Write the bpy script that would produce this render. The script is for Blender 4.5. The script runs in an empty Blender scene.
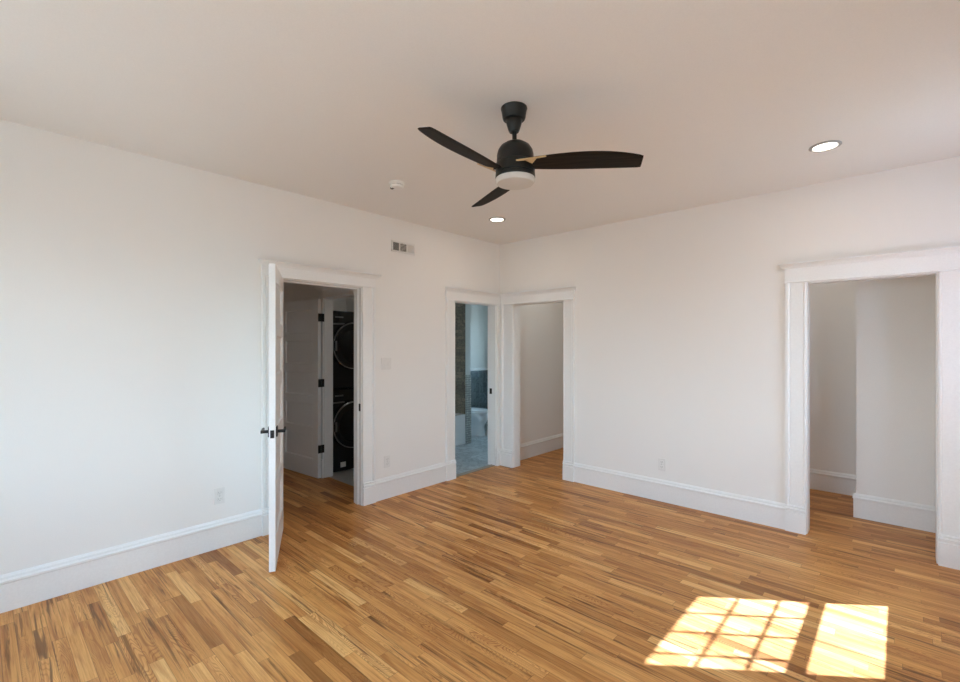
import bpy, bmesh, math, random
from mathutils import Vector, Matrix

random.seed(7)
S = bpy.context.scene
COL = S.collection
PI = math.pi

# ------------------------------------------------------------------ camera
CAM = (3.7412, -4.4672, 1.5)
YAW = 0.7404
cd = bpy.data.cameras.new('camera')
cd.sensor_width = 36.0
cd.lens = 460.0 / 960.0 * 36.0
cd.shift_y = (345.9 - 341.0) / 960.0
cd.clip_start = 0.05
cam = bpy.data.objects.new('camera', cd)
cam.location = CAM
cam.rotation_euler = (PI / 2, 0, YAW)
COL.objects.link(cam)
S.camera = cam

# ------------------------------------------------------------------ world, sun, daylight
SUN_DIR = Vector((-0.799, -0.601, -1.15))
SKY_STRENGTH = 13.6
SKY_EAST = 0.62
SUN_STRENGTH = 26.0
w = bpy.data.worlds.new('daylight_sky')
S.world = w
w.use_nodes = True
wn = w.node_tree
wn.nodes.clear()
wo = wn.nodes.new('ShaderNodeOutputWorld')
bg = wn.nodes.new('ShaderNodeBackground')
tc = wn.nodes.new('ShaderNodeTexCoord')
sx = wn.nodes.new('ShaderNodeSeparateXYZ')
rp = wn.nodes.new('ShaderNodeValToRGB')
mr = wn.nodes.new('ShaderNodeMapRange')
mr.inputs[1].default_value = -0.25
mr.inputs[2].default_value = 0.5
rp.color_ramp.elements[0].position = 0.25
rp.color_ramp.elements[0].color = (0.27, 0.28, 0.28, 1)
rp.color_ramp.elements[1].position = 0.45
rp.color_ramp.elements[1].color = (0.79, 1.03, 1.23, 1)
e = rp.color_ramp.elements.new(1.0)
e.color = (0.53, 0.85, 1.23, 1)
wn.links.new(tc.outputs['Generated'], sx.inputs[0])
wn.links.new(sx.outputs['Z'], mr.inputs[0])
wn.links.new(mr.outputs[0], rp.inputs[0])
wn.links.new(rp.outputs[0], bg.inputs[0])
m2 = wn.nodes.new('ShaderNodeMapRange')      # added dimming of the sky toward +x weakens light from the side windows
m2.interpolation_type = 'SMOOTHSTEP'
m2.inputs[1].default_value = 0.1
m2.inputs[2].default_value = 0.8
m2.inputs[3].default_value = SKY_STRENGTH
m2.inputs[4].default_value = SKY_STRENGTH * SKY_EAST
wn.links.new(sx.outputs['X'], m2.inputs[0])
wn.links.new(m2.outputs[0], bg.inputs[1])
wn.links.new(bg.outputs[0], wo.inputs[0])

sl = bpy.data.lights.new('sun', 'SUN')
sl.energy = SUN_STRENGTH
sl.color = (0.82, 1.0, 1.6)
sl.angle = math.radians(0.53)
so = bpy.data.objects.new('sun', sl)
so.rotation_euler = SUN_DIR.to_track_quat('-Z', 'Y').to_euler()
so.location = (8, 3, 6)
COL.objects.link(so)


def portal(loc, direction, sx_, sy_):
    """marks a window opening so that skylight through it is sampled well"""
    l = bpy.data.lights.new('window_daylight', 'AREA')
    l.shape = 'RECTANGLE'
    l.size, l.size_y = sx_, sy_
    l.cycles.is_portal = True
    o = bpy.data.objects.new('window_daylight', l)
    o.location = loc
    o.rotation_euler = Vector(direction).to_track_quat('-Z', 'Z').to_euler()
    COL.objects.link(o)


vs = S.view_settings
vs.view_transform = 'Standard'
vs.look = 'None'
vs.exposure = 0.05
vs.gamma = 1.0
vs.use_curve_mapping = False
S.cycles.use_denoising = True
S.cycles.max_bounces = 14
S.cycles.diffuse_bounces = 10
S.cycles.transparent_max_bounces = 16
S.cycles.sample_clamp_indirect = 12

# ------------------------------------------------------------------ sizes (metres)
H = 2.778          # ceiling
W = 4.30           # window wall plane
YB = -5.35         # wall behind the camera
T = 0.12           # partition thickness


# ------------------------------------------------------------------ material helpers
def lin(r, g, b):
    f = lambda c: (c / 255 / 12.92) if c / 255 <= 0.04045 else ((c / 255 + 0.055) / 1.055) ** 2.4
    return (f(r), f(g), f(b), 1)


class NT:
    def __init__(s, name):
        s.m = bpy.data.materials.new(name)
        s.m.use_nodes = True
        s.t = s.m.node_tree
        s.b = s.t.nodes['Principled BSDF']
        s.out = s.t.nodes['Material Output']

    def n(s, typ, **kw):
        x = s.t.nodes.new(typ)
        for k, v in kw.items():
            setattr(x, k, v)
        return x

    def link(s, a, b):
        s.t.links.new(a, b)

    def put(s, sock, v):
        if hasattr(v, 'node'):
            s.link(v, sock)
        else:
            sock.default_value = v

    def math(s, op, a, b=0.0, c=0.0):
        x = s.n('ShaderNodeMath', operation=op)
        s.put(x.inputs[0], a)
        s.put(x.inputs[1], b)
        s.put(x.inputs[2], c)
        return x.outputs[0]

    def vec(s, x, y, z):
        v = s.n('ShaderNodeCombineXYZ')
        s.put(v.inputs[0], x)
        s.put(v.inputs[1], y)
        s.put(v.inputs[2], z)
        return v.outputs[0]

    def pos(s, obj=False):
        x = s.n('ShaderNodeSeparateXYZ')
        if obj:
            s.link(s.n('ShaderNodeTexCoord').outputs['Object'], x.inputs[0])
        else:
            s.link(s.n('ShaderNodeNewGeometry').outputs['Position'], x.inputs[0])
        return x.outputs

    def noise(s, v, scale=1.0, detail=2.0, rough=0.5, dist=0.0):
        x = s.n('ShaderNodeTexNoise')
        s.put(x.inputs['Vector'], v)
        x.inputs['Scale'].default_value = scale
        x.inputs['Detail'].default_value = detail
        x.inputs['Roughness'].default_value = rough
        x.inputs['Distortion'].default_value = dist
        return x.outputs['Fac']

    def white(s, v):
        x = s.n('ShaderNodeTexWhiteNoise', noise_dimensions='3D')
        s.put(x.inputs['Vector'], v)
        c = s.n('ShaderNodeSeparateColor')
        s.link(x.outputs['Color'], c.inputs[0])
        return c.outputs

    def ramp(s, f, stops, interp='LINEAR'):
        r = s.n('ShaderNodeValToRGB')
        r.color_ramp.interpolation = interp
        el = r.color_ramp.elements
        while len(el) < len(stops):
            el.new(0.5)
        for q, (p, c) in zip(el, stops):
            q.position = p
            q.color = c
        s.put(r.inputs[0], f)
        return r.outputs[0]

    def mix(s, f, a, b, mode='MIX'):
        x = s.n('ShaderNodeMix', data_type='RGBA', blend_type=mode)
        s.put(x.inputs[0], f)
        s.put(x.inputs[6], a)
        s.put(x.inputs[7], b)
        return x.outputs[2]

    def smooth(s, v, lo, hi, a=0.0, b=1.0):
        x = s.n('ShaderNodeMapRange', interpolation_type='SMOOTHSTEP')
        s.put(x.inputs[0], v)
        x.inputs[1].default_value = lo
        x.inputs[2].default_value = hi
        x.inputs[3].default_value = a
        x.inputs[4].default_value = b
        return x.outputs[0]

    def bump(s, h, strength=0.2, dist=0.002):
        x = s.n('ShaderNodeBump')
        x.inputs['Strength'].default_value = strength
        x.inputs['Distance'].default_value = dist
        s.link(h, x.inputs['Height'])
        s.link(x.outputs[0], s.b.inputs['Normal'])


def paint(name, col, rough=0.5, spec=0.4, metal=0.0, grain=0.02, scale=60.0, bump=0.05):
    """plain painted / moulded surface with a faint procedural mottling"""
    t = NT(name)
    p = t.pos()
    f = t.noise(t.vec(p[0], p[1], p[2]), scale, 3)
    lo = tuple(c * (1 - grain) for c in col[:3]) + (1,)
    hi = tuple(min(1, c * (1 + grain)) for c in col[:3]) + (1,)
    t.link(t.ramp(f, [(0.3, lo), (0.7, hi)]), t.b.inputs['Base Color'])
    t.b.inputs['Roughness'].default_value = rough
    t.b.inputs['Specular IOR Level'].default_value = spec
    t.b.inputs['Metallic'].default_value = metal
    if bump:
        t.bump(f, bump, 0.001)
    return t.m


M = {}
M['wall'] = paint('wall_paint', (0.87, 0.855, 0.83, 1), 0.6, 0.3, scale=220)
M['ceiling'] = paint('ceiling_paint', (0.85, 0.835, 0.81, 1), 0.75, 0.2, scale=200)
M['trim'] = paint('trim_paint', (0.86, 0.86, 0.85, 1), 0.35, 0.45, scale=90, bump=0.02)
M['bath_wall'] = paint('bath_wall_paint', (0.66, 0.69, 0.68, 1), 0.6, 0.3)
M['plate'] = paint('white_plastic', (0.81, 0.795, 0.77, 1), 0.4, 0.4, bump=0)
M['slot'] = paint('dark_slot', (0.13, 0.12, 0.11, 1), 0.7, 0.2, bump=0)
M['grey_slot'] = paint('grey_slot', (0.46, 0.45, 0.43, 1), 0.6, 0.2, bump=0)
M['white_cap'] = paint('white_cap_plastic', (0.86, 0.86, 0.84, 1), 0.4, 0.4, bump=0)
M['black'] = paint('matt_black_metal', (0.012, 0.012, 0.012, 1), 0.42, 0.5, metal=0.2, grain=0.1, bump=0)
M['fan_black'] = paint('fan_black_metal', (0.014, 0.016, 0.016, 1), 0.38, 0.5, metal=0.3, grain=0.1, bump=0)
M['appliance'] = paint('black_appliance_enamel', (0.012, 0.013, 0.015, 1), 0.25, 0.5, grain=0.1, bump=0)
M['dark_glass'] = paint('dark_door_glass', (0.006, 0.007, 0.008, 1), 0.06, 0.6, grain=0.05, bump=0)
M['chrome'] = paint('smoked_chrome', (0.32, 0.33, 0.34, 1), 0.2, 0.5, metal=1.0, grain=0.03, bump=0)
M['porcelain'] = paint('porcelain', (0.80, 0.82, 0.83, 1), 0.12, 0.5, grain=0.01, bump=0)
M['lens'] = paint('milky_lens', (0.66, 0.65, 0.62, 1), 0.45, 0.4, grain=0.01, bump=0)
M['ring'] = paint('recess_ring', (0.42, 0.42, 0.41, 1), 0.4, 0.4, bump=0)
M['tan_wood'] = paint('light_oak_edge', (0.62, 0.46, 0.25, 1), 0.5, 0.3, grain=0.1, scale=40)
M['sticker'] = paint('white_sticker', (0.7, 0.7, 0.68, 1), 0.5, 0.3, bump=0)


def make_glow(name, col, strength):
    t = NT(name)
    t.b.inputs['Base Color'].default_value = (0.9, 0.88, 0.84, 1)
    t.b.inputs['Emission Color'].default_value = col
    t.b.inputs['Emission Strength'].default_value = strength
    return t.m


M['glow'] = make_glow('lit_led_lens', (1.0, 0.93, 0.82, 1), 7.0)


def make_glass():
    t = NT('window_glass')
    tr = t.n('ShaderNodeBsdfTransparent')
    tr.inputs[0].default_value = (0.96, 0.98, 0.97, 1)
    gl = t.n('ShaderNodeBsdfGlossy')
    gl.inputs['Roughness'].default_value = 0.02
    mx = t.n('ShaderNodeMixShader')
    mx.inputs[0].default_value = 0.05
    t.link(tr.outputs[0], mx.inputs[1])
    t.link(gl.outputs[0], mx.inputs[2])
    t.link(mx.outputs[0], t.out.inputs[0])
    return t.m


M['glass'] = make_glass()


def make_oak():
    """strip oak flooring: boards 70 mm wide running along x, random lengths and tones"""
    t = NT('oak_strip_floor')
    p = t.pos()
    bw = 0.0585
    yb = t.math('DIVIDE', p[1], bw)
    row = t.math('FLOOR', yb)
    yl = t.math('FRACT', yb)
    rw = t.white(t.vec(row, 3.3, 1.7))
    L = t.math('MULTIPLY_ADD', rw[0], 0.55, 0.38)
    xo = t.math('ADD', t.math('DIVIDE', p[0], L), t.math('MULTIPLY', rw[1], 37.0))
    # second random offset so that boards in a row differ in length
    wob = t.noise(t.vec(t.math('MULTIPLY', xo, 0.45), t.math('MULTIPLY', row, 7.31), 0.0), 1.0, 0)
    xo = t.math('ADD', xo, t.math('MULTIPLY', wob, 1.6))
    colm = t.math('FLOOR', xo)
    xl = t.math('FRACT', xo)
    rid = t.white(t.vec(row, colm, 0.5))
    a, b, c = rid[0], rid[1], rid[2]
    tone = t.ramp(a, [(0.0, lin(158, 104, 55)), (0.05, lin(190, 130, 70)), (0.25, lin(208, 147, 82)),
                      (0.60, lin(219, 158, 91)), (0.88, lin(229, 169, 101)), (1.0, lin(243, 192, 124))])
    # fine grain
    g1 = t.noise(t.vec(t.math('MULTIPLY_ADD', b, 53.0, t.math('MULTIPLY', p[0], 3.0)),
                       t.math('MULTIPLY_ADD', c, 71.0, t.math('MULTIPLY', p[1], 130.0)), a), 1.0, 4, 0.65)
    col = t.mix(t.smooth(g1, 0.35, 0.75, 0.0, 0.45), tone, t.mix(1.0, tone, lin(172, 130, 92), 'MULTIPLY'))
    # slow change of tone along a board
    g2 = t.noise(t.vec(t.math('MULTIPLY_ADD', c, 23.0, t.math('MULTIPLY', p[0], 2.2)),
                       t.math('MULTIPLY_ADD', b, 19.0, t.math('MULTIPLY', p[1], 22.0)), c), 1.0, 3, 0.6, 0.5)
    col = t.mix(t.smooth(g2, 0.42, 0.72, 0.0, 0.55), col, t.mix(1.0, col, lin(190, 146, 104), 'MULTIPLY'))
    # growth-ring figure
    n2 = t.noise(t.vec(t.math('MULTIPLY_ADD', c, 31.0, t.math('MULTIPLY', p[0], 1.9)),
                       t.math('MULTIPLY_ADD', a, 91.0, t.math('MULTIPLY', p[1], 15.0)), t.math('MULTIPLY', b, 9.0)), 1.0, 1, 0.4, 0.4)
    ring = t.math('SINE', t.math('MULTIPLY', n2, 230.0))
    rm = t.math('MULTIPLY', t.smooth(ring, 0.0, 1.0), t.smooth(b, 0.55, 1.0, 0.08, 0.85))
    col = t.mix(t.math('MULTIPLY', rm, 0.6), col, t.mix(1.0, col, lin(172, 128, 88), 'MULTIPLY'))
    # dark heartwood streaks on some boards
    n3 = t.noise(t.vec(t.math('MULTIPLY_ADD', b, 17.0, t.math('MULTIPLY', p[0], 1.5)),
                       t.math('MULTIPLY_ADD', c, 43.0, t.math('MULTIPLY', p[1], 42.0)), t.math('MULTIPLY', a, 5.0)), 1.0, 4, 0.6, 0.8)
    sm = t.math('MULTIPLY', t.smooth(n3, 0.53, 0.65), t.smooth(c, 0.28, 0.70))
    col = t.mix(t.math('MULTIPLY', sm, 0.80), col, lin(100, 62, 31))
    # joints
    ey = t.math('MULTIPLY', t.math('MINIMUM', yl, t.math('SUBTRACT', 1.0, yl)), bw)
    ex = t.math('MULTIPLY', t.math('MINIMUM', xl, t.math('SUBTRACT', 1.0, xl)), L)
    jm = t.smooth(t.math('MINIMUM', ey, ex), 0.0003, 0.0014, 0.55, 0.0)
    col = t.mix(jm, col, lin(70, 42, 22))
    t.link(col, t.b.inputs['Base Color'])
    t.link(t.smooth(g1, 0.3, 0.8, 0.34, 0.46), t.b.inputs['Roughness'])
    t.b.inputs['Specular IOR Level'].default_value = 0.22
    t.bump(t.math('SUBTRACT', t.math('MULTIPLY', g1, 0.2), jm), 0.25, 0.0006)
    return t.m


M['oak'] = make_oak()


def make_tile(name, c1, c2, vein, tx, ty, grout, axes=(0, 1), rough=0.2, gw=0.004, stag=0.0, vs_=5.0):
    """stone tile with veins; axes picks the two world axes that carry the grid"""
    t = NT(name)
    p = t.pos()
    u, v = p[axes[0]], p[axes[1]]
    rv = t.math('DIVIDE', v, ty)
    r = t.math('FLOOR', rv)
    ru = t.math('ADD', t.math('DIVIDE', u, tx), t.math('MULTIPLY', t.math('MODULO', r, 2.0), stag))
    cu = t.math('FLOOR', ru)
    fu, fv = t.math('FRACT', ru), t.math('FRACT', rv)
    idc = t.white(t.vec(cu, r, 0.3))
    n = t.noise(t.vec(t.math('MULTIPLY_ADD', idc[0], 9.0, p[0]), t.math('MULTIPLY_ADD', idc[1], 7.0, p[1]), p[2]), vs_, 6, 0.6, 1.2)
    col = t.mix(t.math('MULTIPLY_ADD', idc[2], 0.5, t.math('MULTIPLY', n, 0.5)), c1, c2)
    vn = t.math('ABSOLUTE', t.math('SUBTRACT', n, 0.5))
    col = t.mix(t.smooth(vn, 0.0, 0.06, 0.6, 0.0), col, vein)
    eu = t.math('MULTIPLY', t.math('MINIMUM', fu, t.math('SUBTRACT', 1.0, fu)), tx)
    ev = t.math('MULTIPLY', t.math('MINIMUM', fv, t.math('SUBTRACT', 1.0, fv)), ty)
    j = t.smooth(t.math('MINIMUM', eu, ev), gw * 0.4, gw * 0.6, 1.0, 0.0)
    col = t.mix(j, col, grout)
    t.link(col, t.b.inputs['Base Color'])
    t.b.inputs['Roughness'].default_value = rough
    t.bump(t.math('SUBTRACT', 1.0, j), 0.3, 0.001)
    return t.m


M['bath_floor'] = make_tile('marble_floor_tile', lin(140, 152, 156), lin(198, 206, 208), lin(100, 112, 118), 0.6, 0.3, lin(125, 134, 138), (0, 1), 0.3)
M['wainscot'] = make_tile('grey_marble_wall_tile', lin(95, 110, 118), lin(140, 155, 162), lin(80, 95, 104), 0.1, 0.2, lin(125, 138, 144), (1, 2), 0.25)
M['shower'] = make_tile('brown_stone_shower_tile', lin(84, 80, 68), lin(150, 140, 120), lin(62, 57, 48), 0.6, 0.05, lin(84, 79, 68), (0, 2), 0.4, 0.003, 0.5, vs_=9.0)
M['mosaic'] = make_tile('pale_mosaic_tile', lin(165, 172, 170), lin(220, 224, 220), lin(150, 158, 156), 0.035, 0.035, lin(105, 112, 112), (1, 2), 0.3, 0.006)
M['laundry_floor'] = make_tile('pale_laundry_tile', lin(170, 172, 168), lin(190, 192, 188), lin(160, 162, 158), 0.3, 0.3, lin(140, 142, 140), (0, 1), 0.35)


def make_blade():
    t = NT('espresso_blade_wood')
    p = t.pos(True)
    n = t.noise(t.vec(t.math('MULTIPLY', p[0], 4.0), t.math('MULTIPLY', p[1], 70.0), p[2]), 1.0, 4, 0.6)
    t.link(t.ramp(n, [(0.3, lin(22, 18, 15)), (0.7, lin(44, 36, 30))]), t.b.inputs['Base Color'])
    t.b.inputs['Roughness'].default_value = 0.6
    t.b.inputs['Specular IOR Level'].default_value = 0.15
    return t.m


M['blade'] = make_blade()


# ------------------------------------------------------------------ mesh helpers
class MB:
    def __init__(s):
        s.bm = bmesh.new()

    def box(s, x0, x1, y0, y1, z0, z1, bev=0.0, seg=2, mat=None):
        x0, x1 = min(x0, x1), max(x0, x1)
        y0, y1 = min(y0, y1), max(y0, y1)
        z0, z1 = min(z0, z1), max(z0, z1)
        r = bmesh.ops.create_cube(s.bm, size=1.0)
        vsx = r['verts']
        m4 = Matrix.Translation(((x0 + x1) / 2, (y0 + y1) / 2, (z0 + z1) / 2)) @ Matrix.Diagonal((x1 - x0, y1 - y0, z1 - z0, 1))
        bmesh.ops.transform(s.bm, matrix=m4, verts=vsx)
        if bev:
            ed = list({e for v in vsx for e in v.link_edges})
            r2 = bmesh.ops.bevel(s.bm, geom=ed, offset=bev, segments=seg, profile=0.6, affect='EDGES')
            vsx = list({v for f in r2['faces'] for v in f.verts} | {v for v in vsx if v.is_valid})
        if mat is not None:
            bmesh.ops.transform(s.bm, matrix=mat, verts=[v for v in vsx if v.is_valid])
        return s

    def prism(s, pts, mapf, t0, t1):
        """closed 2D outline pts swept from t0 to t1; mapf(a, b, t) gives the 3D point"""
        r0 = [s.bm.verts.new(mapf(a, b, t0)) for a, b in pts]
        r1 = [s.bm.verts.new(mapf(a, b, t1)) for a, b in pts]
        n = len(pts)
        for i in range(n):
            j = (i + 1) % n
            s.bm.faces.new((r0[i], r0[j], r1[j], r1[i]))
        s.bm.faces.new(r0[::-1])
        s.bm.faces.new(r1)
        return s

    def lathe(s, prof, n=40, center=(0, 0, 0), axis='Z'):
        rings = []
        for r, z in prof:
            if r < 1e-6:
                rings.append([s.bm.verts.new(s._ax(0, 0, z, center, axis))])
            else:
                rings.append([s.bm.verts.new(s._ax(r * math.cos(2 * PI * k / n), r * math.sin(2 * PI * k / n), z, center, axis)) for k in range(n)])
        for A, B in zip(rings, rings[1:]):
            if len(A) == 1 and len(B) == 1:
                continue
            for k in range(n):
                q = (k + 1) % n
                if len(A) == 1:
                    s.bm.faces.new((A[0], B[k], B[q]))
                elif len(B) == 1:
                    s.bm.faces.new((A[k], A[q], B[0]))
                else:
                    s.bm.faces.new((A[k], A[q], B[q], B[k]))
        return s

    @staticmethod
    def _ax(a, b, z, c, axis):
        if axis == 'X':
            return Vector((c[0] + z, c[1] + a, c[2] + b))
        if axis == 'Y':
            return Vector((c[0] + a, c[1] + z, c[2] + b))
        return Vector((c[0] + a, c[1] + b, c[2] + z))

    def loft(s, rings, cap=True):
        R = [[s.bm.verts.new(Vector(p)) for p in r] for r in rings]
        n = len(R[0])
        for A, B in zip(R, R[1:]):
            for k in range(n):
                q = (k + 1) % n
                s.bm.faces.new((A[k], A[q], B[q], B[k]))
        if cap:
            s.bm.faces.new(R[0][::-1])
            s.bm.faces.new(R[-1])
        return s

    def tube(s, pts, r, n=10):
        pts = [Vector(p) for p in pts]
        rings = []
        for i, p in enumerate(pts):
            d = (pts[min(i + 1, len(pts) - 1)] - pts[max(i - 1, 0)]).normalized()
            u = d.orthogonal().normalized() if abs(d.z) > 0.9 else d.cross(Vector((0, 0, 1))).normalized()
            v = d.cross(u)
            rings.append([p + r * (math.cos(2 * PI * k / n) * u + math.sin(2 * PI * k / n) * v) for k in range(n)])
        return s.loft(rings)

    def build(s, name, mat, parent=None, smooth=False):
        bmesh.ops.recalc_face_normals(s.bm, faces=s.bm.faces)
        me = bpy.data.meshes.new(name)
        s.bm.to_mesh(me)
        s.bm.free()
        me.materials.append(mat)
        if smooth:
            me.shade_smooth()
            me.set_sharp_from_angle(angle=math.radians(38))
        o = bpy.data.objects.new(name, me)
        COL.objects.link(o)
        if parent:
            o.parent = parent
        return o


def thing(name, label, cat, loc=(0, 0, 0), rot=(0, 0, 0), group=None, kind=None):
    o = bpy.data.objects.new(name, None)
    o.empty_display_size = 0.1
    COL.objects.link(o)
    o.location = loc
    o.rotation_euler = rot
    return tag(o, label, cat, group, kind)


def tag(o, label, cat, group=None, kind=None):
    o['label'] = label
    o['category'] = cat
    if group:
        o['group'] = group
    if kind:
        o['kind'] = kind
    return o


def struct(mb, name, mat, label, cat):
    return tag(mb.build(name, mat), label, cat, None, 'structure')


def copy_tree(o, parent=None):
    c = o.copy()
    COL.objects.link(c)
    c.parent = parent
    for ch in list(o.children):
        copy_tree(ch, c)
    return c


# ------------------------------------------------------------------ floors and ceiling
struct(MB().box(0.0, W, YB, 0.0, -0.1, 0).box(-T - 2.6, 0, -3.1, -1.75, -0.1, 0).box(0.0, 1.3, 0, 2.4, -0.1, 0).box(2.5, W, 0, 1.6, -0.1, 0),
       'floor', M['oak'], 'glossy oak strip floor running through the bedroom, halls and closet', 'floor')
struct(MB().box(-2.2, -0.05, -0.9, 2.3, -0.1, -0.002), 'floor_bath', M['bath_floor'],
       'pale blue-grey marble floor of the bathroom', 'floor')
struct(MB().box(-2.0, -T, -1.75, -0.95, -0.1, -0.002), 'floor_laundry', M['laundry_floor'],
       'pale tiled floor under the washer in the laundry closet', 'floor')
struct(MB().box(-0.065, 0.0, -0.80, -0.095, -0.1, 0.008, 0.003), 'trim_threshold',
       paint('threshold_stone', lin(150, 138, 120), 0.4), 'grey-brown threshold strip in the bathroom doorway', 'threshold')
struct(MB().box(-2.9, W + 0.25, YB - 0.25, 2.45, H, H + 0.15).box(-2.9, 1.5, 2.44, 3.6, H, H + 0.15), 'ceiling', M['ceiling'],  # last box is an unseen overhang, added to keep sun off the bathroom window
       'plain off-white ceiling that carries the black fan', 'ceiling')

# ------------------------------------------------------------------ walls
D1 = (-2.80, -2.03, 2.045)      # doorway to the hall in the left wall: y0, y1, height
D2 = (-0.80, -0.095, 2.005)       # bathroom doorway in the left wall
D3 = (0.23, 0.935, 2.005)        # corner opening in the far wall: x0, x1, height
D4 = (3.195, 3.925, 2.00)        # closet opening in the far wall
J = 0.02                        # jamb board thickness

mb = MB()
mb.box(-T, 0, YB, D1[0] - J, 0, H)
mb.box(-T, 0, D1[1] + J, D2[0] - J, 0, H)
mb.box(-T, 0, D2[1] + J, 0.0, 0, H)
mb.box(-T, 0, D1[0] - J, D1[1] + J, D1[2] + J, H)
mb.box(-T, 0, D2[0] - J, D2[1] + J, D2[2] + J, H)
struct(mb, 'wall_left', M['wall'], 'long off-white wall with the air vent and the white open door', 'wall')

mb = MB()
mb.box(0, D3[0] - J, 0, T, 0, H)
mb.box(D3[1] + J, D4[0] - J, 0, T, 0, H)
mb.box(D4[1] + J, W, 0, T, 0, H)
mb.box(D3[0] - J, D3[1] + J, 0, T, D3[2] + J, H)
mb.box(D4[0] - J, D4[1] + J, 0, T, D4[2] + J, H)
struct(mb, 'wall_far', M['wall'], 'off-white wall between the corner opening and the closet opening', 'wall')

# window wall and wall behind the camera (outside the frame, they let the daylight in)
WT = 0.15
WIN_R = [(-1.249, -0.33, 0.80, 2.32), (-4.75, -3.83, 0.80, 2.32)]
mb = MB()
ys = [YB]
for (a, b_, z0, z1) in sorted(WIN_R):
    mb.box(W, W + WT, ys[-1], a, 0, H)
    mb.box(W, W + WT, a, b_, 0, z0)
    mb.box(W, W + WT, a, b_, z1, H)
    ys.append(b_)
mb.box(W, W + WT, ys[-1], 2.4, 0, H)
struct(mb, 'wall_right', M['wall'], 'off-white wall with the two windows the sun shines through', 'wall')
WIN_B = [(0.75, 1.67, 0.80, 2.32), (2.45, 3.37, 0.80, 2.32)]
mb = MB()
xs = [-T]
for (a, b_, z0, z1) in WIN_B:
    mb.box(xs[-1], a, YB - WT, YB, 0, H)
    mb.box(a, b_, YB - WT, YB, 0, z0)
    mb.box(a, b_, YB - WT, YB, z1, H)
    xs.append(b_)
mb.box(xs[-1], W + WT, YB - WT, YB, 0, H)
struct(mb, 'wall_back', M['wall'], 'off-white wall behind the viewpoint with two windows', 'wall')

struct(MB().box(W + WT, W + WT + 1.1, -2.25, -1.42, -0.5, 5.0), 'wall_sky_blocker',  # unseen block, added to cut skylight entering the closet-side window
       make_tile('sky_blocker_brick', lin(120, 78, 62), lin(146, 98, 78), lin(110, 72, 58), 0.22, 0.075, lin(150, 142, 132), (1, 2), 0.8, 0.012, 0.5),
       'unseen brick-coloured block added outside to keep skylight off the wall beside the closet', 'wall')
# hall behind the white door
struct(MB().box(-2.72, -T, -3.1, -3.0, 0, H).box(-2.82, -2.72, -3.1, -1.70, 0, H), 'wall_hall', M['wall'],
       'shaded walls of the hall behind the open white door', 'wall')
LX0, LX1, LH = -1.085, -0.25, 2.03           # laundry doorway
struct(MB().box(-2.72, LX0 - J, -1.80, -1.70, 0, H).box(LX1 + J, -T, -1.80, -1.70, 0, H)
       .box(LX0 - J, LX1 + J, -1.80, -1.70, LH + J, H), 'wall_laundry', M['wall'],
       'wall of the hall with the laundry doorway in it', 'wall')
struct(MB().box(-2.1, -T, -0.97, -0.90, 0, H).box(-2.1, -2.0, -1.70, -0.97, 0, H), 'wall_laundry_back', M['wall'],
       'walls of the laundry closet behind the dryer', 'wall')

# bathroom
BX = -2.20
BW = (-1.75, -0.75, 1.15, 2.15)
struct(MB().box(BX - 0.1, BX, -0.97, 2.3, 0, H).box(-T, -0.02, T, 2.3, 0, H)
       .box(BX - 0.1, BW[0], 2.3, 2.44, 0, H).box(BW[1], 0.05, 2.3, 2.44, 0, H)
       .box(BW[0], BW[1], 2.3, 2.44, 0, BW[2]).box(BW[0], BW[1], 2.3, 2.44, BW[3], H), 'wall_bath', M['bath_wall'],
       'light blue bathroom walls above the grey tile', 'wall')
struct(MB().box(-2.0, -1.175, 0.585, 0.695, 0, H), 'wall_wing', M['bath_wall'],
       'pale wing wall between tub and toilet', 'wall')
struct(MB().box(BX, BX + 0.012, 0.695, 2.3, 0, 1.03), 'trim_wainscot', M['wainscot'],
       'grey marble wainscot tiles behind the toilet', 'wall tile')
struct(MB().box(BX, BX + 0.03, 0.695, 2.3, 1.03, 1.075, 0.006), 'trim_ledge', M['porcelain'],
       'pale cap strip on top of the grey bathroom tiles', 'trim')
struct(MB().box(-1.175, -1.163, 0.583, 0.697, 0, 1.05), 'trim_mosaic', M['mosaic'],
       'pale square mosaic strip on the end of the wing wall', 'wall tile')
struct(MB().box(-2.2, -1.178, 0.573, 0.585, 0.40, H), 'trim_shower', M['shower'],
       'dark brown stone tile above the tub', 'wall tile')

# corner hall and closet
struct(MB().box(-0.02, 0.05, T, 2.3, 0, H).box(0.05, 1.4, 2.3, 2.44, 0, H).box(1.25, 1.35, T, 2.3, 0, H), 'wall_corner_hall', M['wall'],
       'off-white wall seen through the corner opening', 'wall')
struct(MB().box(2.5, 2.6, T, 1.6, 0, H).box(2.6, 3.455, 1.46, 1.6, 0, H), 'wall_closet', M['wall'],
       'shaded back wall deep in the closet', 'wall')
struct(MB().box(3.455, W, 0.735, 1.6, 0, H), 'wall_closet_chase', M['wall'],
       'off-white wall block standing forward in the closet', 'wall')

# ------------------------------------------------------------------ baseboards
BP = [(0, 0), (0.018, 0), (0.018, 0.158), (0.025, 0.163), (0.025, 0.176), (0.017, 0.184), (0.015, 0.196), (0.007, 0.208), (0, 0.208)]


def base_x(mb, xw, sgn, y0, y1):      # wall plane x = xw, room on side sgn
    mb.prism(BP, lambda a, b, t: Vector((xw + sgn * a, t, b)), y0, y1)


def base_y(mb, yw, sgn, x0, x1):
    mb.prism(BP, lambda a, b, t: Vector((t, yw + sgn * a, b)), x0, x1)


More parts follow.
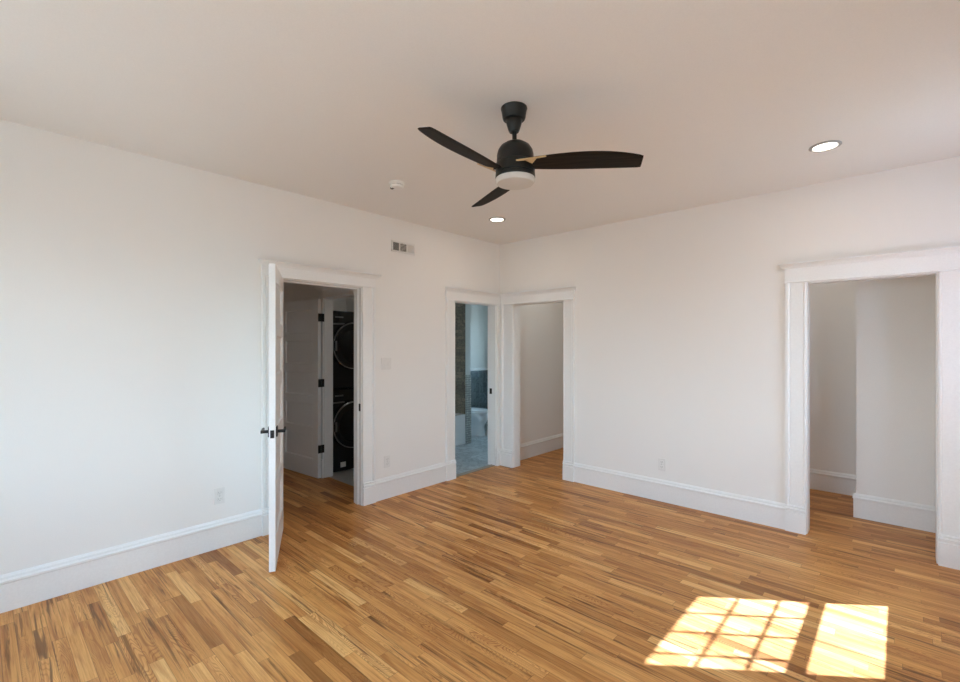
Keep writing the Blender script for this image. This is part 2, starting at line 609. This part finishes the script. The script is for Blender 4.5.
CW = 0.137        # casing width
mb = MB()
base_x(mb, 0, 1, YB, D1[0] - CW - 0.008)
base_x(mb, 0, 1, D1[1] + CW + 0.008, D2[0] - CW - 0.008)
struct(mb, 'baseboard_left', M['trim'], 'tall white moulded baseboard along the wall with the open door', 'baseboard')
mb = MB()
base_y(mb, 0, -1, D3[1] + CW + 0.008, D4[0] - CW - 0.008)
base_y(mb, 0, -1, D4[1] + CW + 0.008, W)
struct(mb, 'baseboard_far', M['trim'], 'tall white baseboard between the corner opening and the closet', 'baseboard')
mb = MB()
base_x(mb, 0.05, 1, T, 2.3)
struct(mb, 'baseboard_corner_hall', M['trim'], 'white baseboard inside the corner opening', 'baseboard')
mb = MB()
base_y(mb, 0.735, -1, 3.455 - 0.018, W)
base_y(mb, 1.46, -1, 2.6, 3.455)
base_x(mb, 3.455, -1, 0.735, 1.46)
struct(mb, 'baseboard_closet', M['trim'], 'white baseboard around the inside of the closet', 'baseboard')
mb = MB()
base_x(mb, W, -1, YB, 0)
base_y(mb, YB, 1, 0, W)
struct(mb, 'baseboard_back', M['trim'], 'white baseboard under the windows', 'baseboard')

# ------------------------------------------------------------------ door casings
CP = [(0, 0), (0, 0.016), (0.004, 0.020), (0.012, 0.020), (0.016, 0.015), (0.024, 0.017), (0.100, 0.017), (0.106, 0.014),
      (0.112, 0.022), (0.118, 0.030), (0.137, 0.030), (0.137, 0)]


def casing(mb, plane, lo, hi, ht, headh, left=CW, right=CW, over=(0.05, 0.05), legs=(True, True)):
    """plane(a, d, z): a along the wall, d out from the wall"""
    r = 0.008
    ph = 0.212

    def leg(edge, sgn, width):
        k = width / CW
        mb.prism(CP, lambda a, b, t: plane(edge + sgn * a * k, b, t), ph, ht + r)
        PP = [(0, 0), (0.033, 0), (0.033, 0.158), (0.026, 0.162), (0.026, 0.170), (0.036, 0.176), (0.036, 0.188),
              (0.026, 0.194), (0.026, 0.201), (0.034, 0.206), (0.031, ph), (0, ph)]
        a0, a1 = edge, edge + sgn * (width + 0.002)
        mb.prism(PP, lambda a, b, t: plane(t, a, b), a0, a1)
    if legs[0]:
        leg(lo - r, -1, left)
    if legs[1]:
        leg(hi + r, 1, right)
    z0 = ht + r
    z1 = z0 + headh
    HP = [(0, z0), (0.034, z0), (0.036, z0 + 0.006), (0.034, z0 + 0.012), (0.022, z0 + 0.014), (0.022, z1 - 0.004), (0.026, z1),
          (0.030, z1 + 0.010), (0.044, z1 + 0.026), (0.056, z1 + 0.032), (0.056, z1 + 0.042), (0, z1 + 0.042)]
    # body of the head board
    mb.prism([q if q[0] < 0.03 or q[1] < z1 else (0.027, q[1]) for q in HP], lambda a, b, t: plane(t, a, b),
             lo - r - left - (0.004 if over[0] else 0), hi + r + right + (0.004 if over[1] else 0))
    # cap with overhanging ends
    CPF = [(0, z1), (0.026, z1), (0.030, z1 + 0.010), (0.044, z1 + 0.026), (0.056, z1 + 0.032), (0.056, z1 + 0.042), (0, z1 + 0.042)]
    a0, a1 = lo - r - left, hi + r + right
    ends = []
    for t, e_ in ((a0, -over[0]), (a1, over[1])):
        ends.append([plane(t + (1 if e_ > 0 else -1) * (0 if not e_ else min(abs(e_), max(0.004, a))), a, b) for a, b in CPF])
    mb.loft(ends)


def jamb(mb, plane, lo, hi, ht, d0, d1, stop=None):
    def bx(a0, a1, e0, e1, z0, z1):
        p, q = plane(a0, e0, z0), plane(a1, e1, z1)
        mb.box(p.x, q.x, p.y, q.y, p.z, q.z, 0.0015, 1)
    bx(lo - J, lo, d0, d1, 0, ht + J)
    bx(hi, hi + J, d0, d1, 0, ht + J)
    bx(lo, hi, d0, d1, ht, ht + J)
    if stop:
        bx(lo, lo + 0.011, stop[0], stop[1], 0, ht)
        bx(hi - 0.011, hi, stop[0], stop[1], 0, ht)
        bx(lo, hi, stop[0], stop[1], ht - 0.011, ht)


PL = lambda a, d, z: Vector((d, a, z))              # left wall, room at +x
PF = lambda a, d, z: Vector((a, -d, z))             # far wall, room at -y
mb = MB()
casing(mb, PL, D1[0], D1[1], D1[2], 0.092)
jamb(mb, PL, D1[0], D1[1], D1[2], -T - 0.004, 0.004, (-0.085, -0.042))
struct(mb, 'trim_1', M['trim'], 'white casing with a capped header around the doorway of the open door', 'door casing')
mb = MB()
casing(mb, PL, D2[0], D2[1], D2[2], 0.100, right=0.086, over=(0.045, 0))
jamb(mb, PL, D2[0], D2[1], D2[2], -T - 0.004, 0.004)
struct(mb, 'trim_2', M['trim'], 'white casing around the bathroom doorway', 'door casing')
mb = MB()
casing(mb, PF, D3[0], D3[1], D3[2], 0.100, left=0.190, over=(0, 0.045))
jamb(mb, PF, D3[0], D3[1], D3[2], -T - 0.004, 0.004)
struct(mb, 'trim_3', M['trim'], 'white casing around the open passage next to the room corner', 'door casing')
mb = MB()
casing(mb, PF, D4[0], D4[1], D4[2], 0.120, over=(0.055, 0.055))
jamb(mb, PF, D4[0], D4[1], D4[2], -T - 0.004, 0.004)
struct(mb, 'trim_4', M['trim'], 'white casing with a deep header around the closet opening', 'door casing')
PH = lambda a, d, z: Vector((a, -1.80 - d, z))      # hall side of the laundry wall
mb = MB()
casing(mb, PH, LX0, LX1, LH, 0.09, left=0.09, right=0.09, over=(0.02, 0.02))
jamb(mb, PH, LX0, LX1, LH, -0.104, 0.004)
struct(mb, 'trim_5', M['trim'], 'shaded white casing around the laundry doorway', 'door casing')

# black strike plates on the right-hand jambs
o = tag(MB().box(-0.036, -0.008, D1[1] - 0.003, D1[1], 0.885, 0.955, 0.001, 1).build('strike_plate', M['black']),
        'small black strike plate on the jamb opposite the open white door', 'strike plate')
o = tag(MB().box(-0.088, -0.050, D2[1] - 0.004, D2[1], 0.895, 0.965, 0.001, 1).build('strike_plate', M['black']),
        'small black strike plate on the bathroom doorway jamb', 'strike plate')


# ------------------------------------------------------------------ five-panel doors
def door_leaf_mesh(wd, ht, th):
    """leaf along +x from the hinge edge, thickness centred on y, five recessed panels on both faces"""
    mb = MB()
    RC = 0.015 if th > 0.038 else 0.0155
    st, tr, mr_, br = 0.105, 0.11, 0.095, 0.20
    mb.box(0, st, -th / 2, th / 2, 0, ht, 0.001, 1)
    mb.box(wd - st, wd, -th / 2, th / 2, 0, ht, 0.001, 1)
    ph = (ht - tr - br - 4 * mr_) / 5
    z = 0
    rails = [(0, br)]
    z = br
    for k in range(5):
        p0, p1 = z, z + ph
        # recessed panel
        mb.box(st - 0.01, wd - st + 0.01, -th / 2 + RC, th / 2 - RC, p0 - 0.01, p1 + 0.01)
        # sloped sticking around the panel on both faces
        for s_ in (-1, 1):
            yo, yi = s_ * th / 2, s_ * (th / 2 - RC)
            m_ = 0.010
            A = [(st, yo, p0), (wd - st, yo, p0), (wd - st, yo, p1), (st, yo, p1)]
            B = [(st + m_, yi, p0 + m_), (wd - st - m_, yi, p0 + m_), (wd - st - m_, yi, p1 - m_), (st + m_, yi, p1 - m_)]
            va = [mb.bm.verts.new(Vector(q)) for q in A]
            vb = [mb.bm.verts.new(Vector(q)) for q in B]
            for i in range(4):
                j = (i + 1) % 4
                mb.bm.faces.new((va[i], va[j], vb[j], vb[i]))
        z = p1
        top = mr_ if k < 4 else tr
        rails.append((z, z + top))
        z += top
    for a, b in rails:
        mb.box(st, wd - st, -th / 2, th / 2, a, b)
    return mb


def lever(parent, wd, th, side, mat, zc=0.915):
    """rose plate, spindle and lever pointing to the hinge side"""
    h = MB()
    xc = wd - 0.062
    s_ = side
    h.box(xc - 0.030, xc + 0.030, s_ * th / 2, s_ * (th / 2 + 0.009), zc - 0.033, zc + 0.033, 0.002, 2)
    h.lathe([(0, s_ * (th / 2 + 0.009)), (0.011, s_ * (th / 2 + 0.009)), (0.011, s_ * (th / 2 + 0.052)), (0, s_ * (th / 2 + 0.052))], 16, (xc, 0, zc), 'Y')
    h.box(xc - 0.115, xc + 0.012, s_ * (th / 2 + 0.042), s_ * (th / 2 + 0.056), zc - 0.010, zc + 0.010, 0.003, 2)
    return h.build('lever_handle', mat, parent)


TH = 0.040
WD1 = 0.765
ang = math.atan2(-0.488, 0.873) + 0.020
d1 = thing('door_1', 'white five-panel door standing wide open into the bedroom', 'door', (0.014, -2.795, 0.012), (0, 0, ang), kind='structure')
door_leaf_mesh(WD1, 2.03, TH).build('door_leaf', M['trim'], d1)
lever(d1, WD1, TH, 1, M['black'])
lever(d1, WD1, TH, -1, M['black'])
MB().box(WD1 - 0.001, WD1 + 0.0025, -0.012, 0.012, 0.880, 0.932, 0.0008, 1).box(WD1, WD1 + 0.010, -0.008, 0.008, 0.898, 0.916, 0.002, 1) \
    .build('latch_plate', M['black'], d1)
for zc in (0.25, 1.02, 1.80):
    MB().lathe([(0, -0.045), (0.007, -0.045), (0.007, 0.045), (0, 0.045)], 12, (-0.006, -TH / 2 - 0.003, zc)) \
        .box(-0.002, 0.0, -TH / 2, TH / 2 - 0.006, zc - 0.04, zc + 0.04).build('hinge', M['black'], d1, True)

WD2 = 0.80
d2 = thing('door_2', 'shaded five-panel door folded back against the hall wall', 'door', (LX0 - 0.004, -1.862, 0.010), (0, 0, PI + math.radians(4.5)), kind='structure')
door_leaf_mesh(WD2, 2.02, 0.036).build('door_leaf', M['trim'], d2)
lever(d2, WD2, 0.036, -1, M['black'])
for zc in (0.325, 1.07, 1.81):
    # one plate on the edge of the leaf, the knuckle, one plate on the jamb
    MB().box(-0.004, 0.0005, -0.018, 0.018, zc - 0.045, zc + 0.045, 0.001, 1) \
        .lathe([(0, -0.045), (0.008, -0.045), (0.008, 0.045), (0, 0.045)], 12, (-0.004, -0.028, zc)) \
        .box(-0.006, -0.001, -0.072, -0.032, zc - 0.045, zc + 0.045, 0.001, 1).build('hinge', M['black'], d2, True)


# ------------------------------------------------------------------ windows (outside the frame)
def window_x(idx, y0, y1, z0, z1, label, lower_lo=0.971):
    t = thing('window_%d' % idx, label, 'window', (W, 0, 0), kind='structure')
    # interior casing, stool
    MB().box(-0.02, 0, y0 - 0.11, y0 - 0.02, z0 - 0.02, z1 + 0.02).box(-0.02, 0, y1, y1 + 0.11, z0 - 0.02, z1 + 0.02) \
        .box(-0.024, 0, y0 - 0.12, y1 + 0.12, z1, z1 + 0.12, 0.002, 1).box(-0.05, 0.06, y0 - 0.12, y1 + 0.12, z0 - 0.025, z0 - 0.001, 0.003, 1) \
        .box(-0.018, 0, y0 - 0.1, y1 + 0.1, z0 - 0.12, z0 - 0.025).build('window_frame', M['trim'], t)
    e = y1 + 0.33          # shift of the bars measured at window_1
    s0, s1 = 0.105, 0.135
    u = MB()
    gy0, gy1 = e - 1.281, e - 0.364
    gz0, gz1 = 1.52, 2.279
    u.box(s0, s1, gy1, y1, 1.458, z1).box(s0, s1, y0, max(gy0, y0) + 0.002, 1.458, z1)
    u.box(s0, s1, y0, y1, gz1, z1).box(s0, s1, y0, y1, 1.458, gz0)
    for yb in (e - 0.596, e - 0.826, e - 1.053):
        u.box(s0 + 0.01, s1 - 0.01, yb - 0.008, yb + 0.008, gz0, gz1)
    for zb in (1.998, 1.734):
        u.box(s0 + 0.01, s1 - 0.01, y0, gy1, zb - 0.008, zb + 0.008)
    u.build('upper_sash', M['trim'], t)
    MB().box(0.119, 0.122, y0, gy1, gz0, gz1).build('upper_pane', M['glass'], t)
    l0, l1 = 0.062, 0.092
    l = MB()
    l.box(l0, l1, e - 0.398, y1, z0, 1.466).box(l0, l1, y0, y0 + 0.003, z0, 1.466)
    l.box(l0, l1, y0, y1, 1.394, 1.46).box(l0, l1, y0, y1, z0, lower_lo)
    l.build('lower_sash', M['trim'], t)
    MB().box(0.076, 0.079, y0, e - 0.398, lower_lo, 1.394).build('lower_pane', M['glass'], t)
    portal((W + WT + 0.01, (y0 + y1) / 2, (z0 + z1) / 2), (-1, 0, 0), y1 - y0, z1 - z0)
    return t


window_x(1, *WIN_R[0], 'sash window by the closet corner that casts the barred sun patch')
window_x(2, *WIN_R[1], 'sash window further along the same wall beside the viewpoint')


def window_y(idx, x0, x1, z0, z1, yw, sgn, label, th, bars=True):
    """simple two-sash window in a wall y = yw, outside on side sgn"""
    t = thing('window_%d' % idx, label, 'window', (0, yw, 0), kind='structure')
    q = sgn
    MB().box(x0 - 0.1, x0, -q * 0.02, 0, z0 - 0.02, z1 + 0.1).box(x1, x1 + 0.1, -q * 0.02, 0, z0 - 0.02, z1 + 0.1) \
        .box(x0, x1, -q * 0.02, 0, z1, z1 + 0.1).box(x0 - 0.12, x1 + 0.12, -q * 0.05, q * 0.05, z0 - 0.025, z0 - 0.001).build('window_frame', M['trim'], t)
    zm = (z0 + z1) / 2
    for nm, a, b, dd in (('upper_sash', zm, z1, 0.11), ('lower_sash', z0, zm + 0.04, 0.07)):
        s_ = MB()
        s_.box(x0, x0 + 0.045, q * (dd - 0.015), q * (dd + 0.015), a, b).box(x1 - 0.045, x1, q * (dd - 0.015), q * (dd + 0.015), a, b)
        s_.box(x0, x1, q * (dd - 0.015), q * (dd + 0.015), a, a + 0.045).box(x0, x1, q * (dd - 0.015), q * (dd + 0.015), b - 0.045, b)
        if bars and nm == 'upper_sash':
            for k in range(1, 4):
                xx = x0 + (x1 - x0) * k / 4
                s_.box(xx - 0.008, xx + 0.008, q * (dd - 0.006), q * (dd + 0.006), a, b)
        s_.build(nm, M['trim'], t)
        MB().box(x0 + 0.04, x1 - 0.04, q * (dd - 0.0015), q * (dd + 0.0015), a + 0.04, b - 0.04).build(nm.split('_')[0] + '_pane', M['glass'], t)
    portal(((x0 + x1) / 2, yw + q * (th + 0.01), (z0 + z1) / 2), (0, -q, 0), x1 - x0, z1 - z0)


window_y(3, *WIN_B[0], YB, -1, 'sash window behind the viewpoint, far from the sunny wall', WT)
window_y(4, *WIN_B[1], YB, -1, 'sash window behind the viewpoint, close to the sunny wall', WT)
window_y(5, *BW, 2.3, 1, 'bathroom window out of sight that lights the blue wall', 0.14, False)


# ------------------------------------------------------------------ ceiling fan
FAN = (2.213, -2.514, H)
fan = thing('ceiling_fan', 'black three-blade ceiling fan with a round white light', 'ceiling fan', FAN)
MB().lathe([(0, 0), (0.070, 0), (0.071, -0.006), (0.068, -0.010), (0.062, -0.052), (0.058, -0.062), (0.030, -0.066), (0, -0.066)], 44) \
    .build('canopy', M['fan_black'], fan, True).location = (-0.005, -0.0045, 0)
MB().lathe([(0.042, -0.060), (0.044, -0.068), (0.040, -0.088), (0.030, -0.120), (0.025, -0.130), (0, -0.130)], 36) \
    .build('canopy_cone', M['fan_black'], fan, True).location = (-0.005, -0.0045, 0)
MB().lathe([(0, -0.12), (0.012, -0.12), (0.012, -0.20), (0, -0.20)], 20).build('downrod', M['fan_black'], fan, True).location = (-0.003, -0.003, 0)
MB().lathe([(0.018, -0.178), (0.030, -0.184), (0.056, -0.192), (0.079, -0.208), (0.093, -0.230), (0.0985, -0.254), (0.0995, -0.285),
            (0.0995, -0.296), (0.103, -0.299), (0.105, -0.306), (0.105, -0.352), (0, -0.352)], 52).build('motor_housing', M['fan_black'], fan, True)
MB().lathe([(0, -0.350), (0.099, -0.350), (0.099, -0.355), (0.106, -0.358), (0.107, -0.374), (0.105, -0.380), (0, -0.384)], 52) \
    .build('light_ring', M['fan_black'], fan, True)
MB().lathe([(0, -0.378), (0.1045, -0.378), (0.106, -0.386), (0.105, -0.398), (0.098, -0.407), (0.074, -0.412), (0, -0.415)], 52) \
    .build('light_lens', M['lens'], fan, True)


BP_ = math.radians(14.1)


def blade_edges(x):
    t = (x - 0.35) / 0.3
    up = 0.1368 - 0.0056 * t - 0.0417 * t * t - 0.0127 * t ** 3
    lo = 0.0011 + 0.0184 * t - 0.0076 * t * t + 0.0045 * t ** 3
    return up, lo


def blade_mesh():
    """blade along +x, pitched; +y is the lower edge, the -y edge is bellied"""
    mb = MB()
    R0, R1 = 0.060, 0.648
    n = 30
    rings = []
    th = 0.0045
    m_ = 8
    for k in range(n + 1):
        x = R0 + (R1 - R0) * k / n
        up, lo = blade_edges(x)
        rnd = 0.003 if k == n else 0.0
        pr = []
        for i in range(m_ + 1):
            y = -up + rnd + (lo + up - 2 * rnd) * i / m_
            pr.append((x, y * math.cos(BP_), -y * math.sin(BP_)))
        ring = [(a, b, c + th * (1 if 0 < i < m_ else 0.4)) for i, (a, b, c) in enumerate(pr)]
        ring += [(a, b, c - th * (1 if 0 < i < m_ else 0.4)) for i, (a, b, c) in reversed(list(enumerate(pr)))]
        rings.append(ring)
    mb.loft(rings)
    return mb


def bracket_mesh():
    """pale strip along the root of a blade with a small triangular tab"""
    mb = MB()

    def P(x, y, d):
        return Vector((x, y * math.cos(BP_), -y * math.sin(BP_) - d))
    for poly in ([(0.012, -0.113), (0.166, -0.134), (0.166, -0.126), (0.060, -0.108), (0.012, -0.104)],
                 [(0.055, -0.112), (0.120, -0.122), (0.094, -0.078)]):
        mb.prism(poly, lambda a, b, t: P(a, b, t), 0.0035, 0.0075)
    return mb


proto = None
for k in range(3):
    az = math.radians(33.6 + 120 * k)
    if proto is None:
        bl = blade_mesh().build('fan_blade', M['blade'], fan, True)
        br = bracket_mesh().build('blade_bracket', M['tan_wood'], bl)
        br['label'] = 'pale wooden blade bracket'
        proto = bl
    else:
        bl = copy_tree(proto, fan)
    bl.location = (0, 0, 2.433 - H)
    bl.rotation_euler = (0, 0, az)


# ------------------------------------------------------------------ ceiling fittings
def recessed(loc, label, watts=1.7, tint=(1.0, 0.88, 0.74), group='recessed lights in the bedroom ceiling'):
    t = thing('recessed_light', label, 'recessed light', loc, group=group)
    MB().lathe([(0.062, -0.0005), (0.086, -0.0005), (0.086, -0.004), (0.081, -0.008), (0.068, -0.009), (0.062, -0.004)], 44).build('trim_ring', M['ring'], t, True)
    MB().lathe([(0, -0.0045), (0.063, -0.0045), (0.063, -0.001), (0, -0.001)], 40).build('light_lens', M['glow'], t)
    l = bpy.data.lights.new('led_lamp', 'AREA')
    l.shape = 'DISK'
    l.size = 0.12
    l.energy = watts
    l.color = tint
    lo = bpy.data.objects.new('led_lamp', l)
    lo.location = (0, 0, -0.006)
    lo.parent = t
    COL.objects.link(lo)
    return t


recessed((3.386, -0.808, H), 'lit round recessed light in the ceiling on the closet side')
recessed((0.738, -0.925, H), 'lit round recessed light in the ceiling near the far corner')
recessed((0.62, 0.62, H), 'added fill lamp inside the corner passage, hidden from view', 2.8, (0.95, 0.95, 0.90), 'added fill lamps in the side rooms')  # unseen fill lamp, added to brighten the passage wall
recessed((2.98, 0.80, H), 'added fill lamp inside the closet, hidden from view', 1.6, (0.95, 0.95, 0.92), 'added fill lamps in the side rooms')  # added out of sight to lift the dark closet walls
recessed((-0.75, -1.30, H), 'added fill lamp inside the laundry closet, hidden from view', 0.6, (0.95, 0.96, 0.95), 'added fill lamps in the side rooms')  # added unseen lamp, lightens the laundry walls and floor

sd = thing('smoke_detector', 'small round white smoke detector on the ceiling above the air vent', 'smoke detector', (0.826, -2.242, H))
sd.scale = (0.88, 0.88, 0.80)
MB().lathe([(0, 0), (0.070, 0), (0.070, -0.010), (0.066, -0.014), (0.058, -0.015), (0.058, -0.022), (0, -0.022)], 40).build('base', M['white_cap'], sd, True)
MB().lathe([(0, -0.020), (0.054, -0.020), (0.054, -0.026), (0, -0.026)], 40).build('sensor_slot', M['slot'], sd, True)
MB().lathe([(0, -0.026), (0.058, -0.026), (0.060, -0.036), (0.052, -0.050), (0.020, -0.054), (0, -0.054)], 40).build('cover', M['white_cap'], sd, True)
MB().box(-0.052, -0.018, -0.036, -0.014, -0.056, -0.036, 0.002, 1).build('sounder_grille', M['slot'], sd)

# ------------------------------------------------------------------ air vent on the left wall
vent = thing('air_vent', 'white three-section air vent high on the wall above the switch', 'air vent', (0, -1.535, 2.500))
f = MB()
vw, vh = 0.150, 0.057
for a, b, c, d in ((-vw, vw, vh - 0.018, vh), (-vw, vw, -vh, -vh + 0.018), (-vw, -vw + 0.020, -vh, vh), (vw - 0.020, vw, -vh, vh),
                   (-0.054, -0.040, -vh, vh), (0.040, 0.054, -vh, vh)):
    f.box(0, 0.008, a, b, c, d, 0.0015, 1)
f.build('frame', M['plate'], vent)
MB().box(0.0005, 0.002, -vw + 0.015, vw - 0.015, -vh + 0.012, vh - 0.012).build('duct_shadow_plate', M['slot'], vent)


def slats(y0, y1, n, ang_, vertical=True):
    for k in range(n):
        if vertical:
            c = y0 + (y1 - y0) * (k + 0.5) / n
            m4 = Matrix.Translation((0.006, c, 0)) @ Matrix.Rotation(ang_, 4, 'Z')
            MB().box(-0.005, 0.005, -0.0007, 0.0007, -vh + 0.016, vh - 0.016, mat=m4).build('louver', M['plate'], vent)
        else:
            c = -vh + 0.018 + (2 * vh - 0.036) * (k + 0.5) / n
            m4 = Matrix.Translation((0.006, (y0 + y1) / 2, c)) @ Matrix.Rotation(ang_, 4, 'Y')
            MB().box(-0.005, 0.005, (y0 - y1) / 2, (y1 - y0) / 2, -0.0007, 0.0007, mat=m4).build('louver', M['plate'], vent)


slats(-0.132, -0.054, 7, math.radians(-40))
slats(-0.040, 0.040, 6, math.radians(35), False)
slats(0.054, 0.132, 9, math.radians(48))


# ------------------------------------------------------------------ outlets and switch
def outlet(loc, rz, label, slim=False):
    t = thing('wall_outlet', label, 'outlet', loc, (0, 0, rz), group='white wall outlets')
    MB().box(0, 0.006, -0.036, 0.036, -0.059, 0.059, 0.003, 2).build('cover_plate', M['plate'], t)
    for s_ in (-1, 1):
        r = MB().box(0.005, 0.0085, -0.017, 0.017, s_ * 0.024 - 0.0155, s_ * 0.024 + 0.0155, 0.004, 2).build('receptacle', M['plate'], t)
        MB().box(0.0083, 0.0092, -0.009, -0.006, s_ * 0.024 - 0.003, s_ * 0.024 + 0.008) \
            .box(0.0083, 0.0092, 0.006, 0.009, s_ * 0.024 - 0.003, s_ * 0.024 + 0.008) \
            .box(0.0083, 0.0092, -0.003, 0.003, s_ * 0.024 - 0.011, s_ * 0.024 - 0.006).build('slot', M['grey_slot'], r)
    MB().lathe([(0, 0.006), (0.003, 0.006), (0.003, 0.0075), (0, 0.0075)], 10, axis='X').build('screw', M['ring'], t)
    return t


outlet((0, -3.248, 0.385), 0, 'white wall outlet beside the open white door, under the long bare wall')
outlet((0, -1.735, 0.360), 0, 'white wall outlet directly below the light switch')
outlet((2.041, 0, 0.355), -PI / 2, 'white wall outlet midway between the corner opening and the closet')

sw = thing('light_switch', 'white double light switch beside the doorway of the open door', 'light switch', (0, -1.745, 1.325))
MB().box(0, 0.006, -0.058, 0.058, -0.059, 0.059, 0.003, 2).build('cover_plate', M['plate'], sw)
for s_ in (-1, 1):
    MB().box(0.005, 0.010, s_ * 0.023 - 0.0165, s_ * 0.023 + 0.0165, -0.033, 0.033, 0.003, 2).build('rocker', M['plate'], sw)


# ------------------------------------------------------------------ stacked laundry machines
def machine(name, label, cat, z0, ht, zc, front=-1.17, yc=-1.385, wd=0.61):
    t = thing(name, label, cat, (front, yc, z0))
    MB().box(-0.72, 0, -wd / 2, wd / 2, 0.012, ht, 0.012, 3).build('body', M['appliance'], t)
    panel = MB().box(0.0, 0.014, -wd / 2 + 0.004, wd / 2 - 0.004, ht - 0.135, ht - 0.008, 0.005, 2).build('control_panel', M['dark_glass'], t)
    MB().lathe([(0, 0.012), (0.036, 0.012), (0.034, 0.036), (0.030, 0.040), (0, 0.040)], 28, (0, 0.06, ht - 0.07), 'X').build('dial', M['chrome'], panel, True)
    MB().box(0.013, 0.0155, -wd / 2 + 0.06, -wd / 2 + 0.17, ht - 0.085, ht - 0.065, 0.001, 1).build('display_strip', M['chrome'], panel)
    MB().box(0.0, 0.010, -wd / 2 + 0.02, -wd / 2 + 0.19, ht - 0.165, ht - 0.145, 0.003, 2).build('drawer_pull', M['chrome'], t)
    c = (0, 0, zc - z0)
    d = MB().lathe([(0.200, 0.0), (0.284, 0.0), (0.284, 0.018), (0.274, 0.034), (0.215, 0.044), (0.200, 0.036)], 64, c, 'X').build('door', M['appliance'], t, True)
    MB().lathe([(0.270, 0.032), (0.278, 0.030), (0.284, 0.036), (0.278, 0.043), (0.268, 0.040)], 64, c, 'X').build('door_ring', M['chrome'], d, True)
    MB().lathe([(0, 0.058), (0.10, 0.054), (0.17, 0.044), (0.205, 0.026), (0.205, 0.010), (0, 0.010)], 56, c, 'X').build('door_glass', M['dark_glass'], d, True)
    MB().box(0.036, 0.056, -0.262, -0.238, c[2] - 0.06, c[2] + 0.06, 0.006, 2).build('door_handle', M['chrome'], d)
    for sx_, sy_ in ((-0.06, -1), (-0.06, 1), (-0.66, -1), (-0.66, 1)):
        MB().lathe([(0, 0), (0.022, 0), (0.022, 0.014), (0, 0.014)], 14, (sx_, sy_ * (wd / 2 - 0.05), 0)).build('foot', M['black'], t)
    return t


wm = machine('washing_machine', 'black front-load washing machine standing on the laundry floor', 'washing machine', 0.0, 0.985, 0.55)
MB().box(0.0, 0.002, -0.165, -0.095, 0.055, 0.115).build('sticker', M['sticker'], wm)['label'] = 'small white sticker'
machine('tumble_dryer', 'black front-load dryer stacked on top of the washing machine', 'dryer', 0.985, 0.93, 1.50)

# ------------------------------------------------------------------ bathroom fittings
tub = thing('bathtub', 'white bathtub end below the dark shower tile', 'bathtub', (-1.165, -0.15, 0))
MB().box(-0.025, 0.0, -0.735, 0.72, 0, 0.44, 0.006, 2).build('apron', M['porcelain'], tub)
t_ = MB()
outer = [(-1.0, -0.735), (-0.001, -0.735), (-0.001, 0.72), (-1.0, 0.72)]
inner_t = [(-0.93, -0.65), (-0.075, -0.65), (-0.075, 0.64), (-0.93, 0.64)]
inner_b = [(-0.85, -0.52), (-0.16, -0.52), (-0.16, 0.50), (-0.85, 0.50)]
t_.loft([[(x, y, 0.42) for x, y in outer], [(x, y, 0.455) for x, y in outer], [(x, y, 0.455) for x, y in inner_t], [(x, y, 0.10) for x, y in inner_b]], cap=False)
vsn = [t_.bm.verts.new(Vector((x, y, 0.10))) for x, y in inner_b]
t_.bm.faces.new(vsn)
bmesh.ops.remove_doubles(t_.bm, verts=t_.bm.verts, dist=0.0005)
t_.build('basin', M['porcelain'], tub)


def ellipse(cx, cy, rx, ry, z, n=36, sq=1.0):
    r = []
    for k in range(n):
        a = 2 * PI * k / n
        c_, s_ = math.cos(a), math.sin(a)
        r.append((cx + rx * math.copysign(abs(c_) ** sq, c_), cy + ry * math.copysign(abs(s_) ** sq, s_), z))
    return r


wc = thing('toilet', 'white toilet behind the mosaic wing wall in the bathroom', 'toilet', (-2.17, 1.235, 0))
wc.scale = (1, 1, 0.94)
# faces +x; length 0.86 from the wall
MB().loft([ellipse(0.46, 0, 0.33, 0.125, 0.0, sq=0.75), ellipse(0.46, 0, 0.325, 0.12, 0.04, sq=0.75), ellipse(0.47, 0, 0.30, 0.105, 0.16, sq=0.8),
           ellipse(0.52, 0, 0.30, 0.115, 0.24, sq=0.85), ellipse(0.56, 0, 0.30, 0.160, 0.33, sq=0.9), ellipse(0.57, 0, 0.295, 0.185, 0.39, sq=0.95),
           ellipse(0.57, 0, 0.29, 0.185, 0.405, sq=0.95)]).build('bowl', M['porcelain'], wc, True)
MB().loft([ellipse(0.575, 0, 0.29, 0.188, 0.406), ellipse(0.575, 0, 0.30, 0.192, 0.412), ellipse(0.575, 0, 0.30, 0.192, 0.424), ellipse(0.575, 0, 0.29, 0.185, 0.43)]) \
    .build('seat', M['porcelain'], wc, True)
MB().loft([ellipse(0.57, 0, 0.288, 0.186, 0.431), ellipse(0.57, 0, 0.292, 0.188, 0.437), ellipse(0.57, 0, 0.288, 0.186, 0.450), ellipse(0.57, 0, 0.26, 0.16, 0.456)]) \
    .build('lid', M['porcelain'], wc, True)
tk = MB().box(0.0, 0.18, -0.20, 0.20, 0.40, 0.72, 0.02, 3).build('tank', M['porcelain'], wc, True)
MB().box(-0.002, 0.19, -0.207, 0.207, 0.72, 0.75, 0.01, 2).build('tank_lid', M['porcelain'], tk, True)
MB().box(0.18, 0.195, -0.17, -0.10, 0.65, 0.67, 0.004, 2).build('flush_lever', M['chrome'], tk)
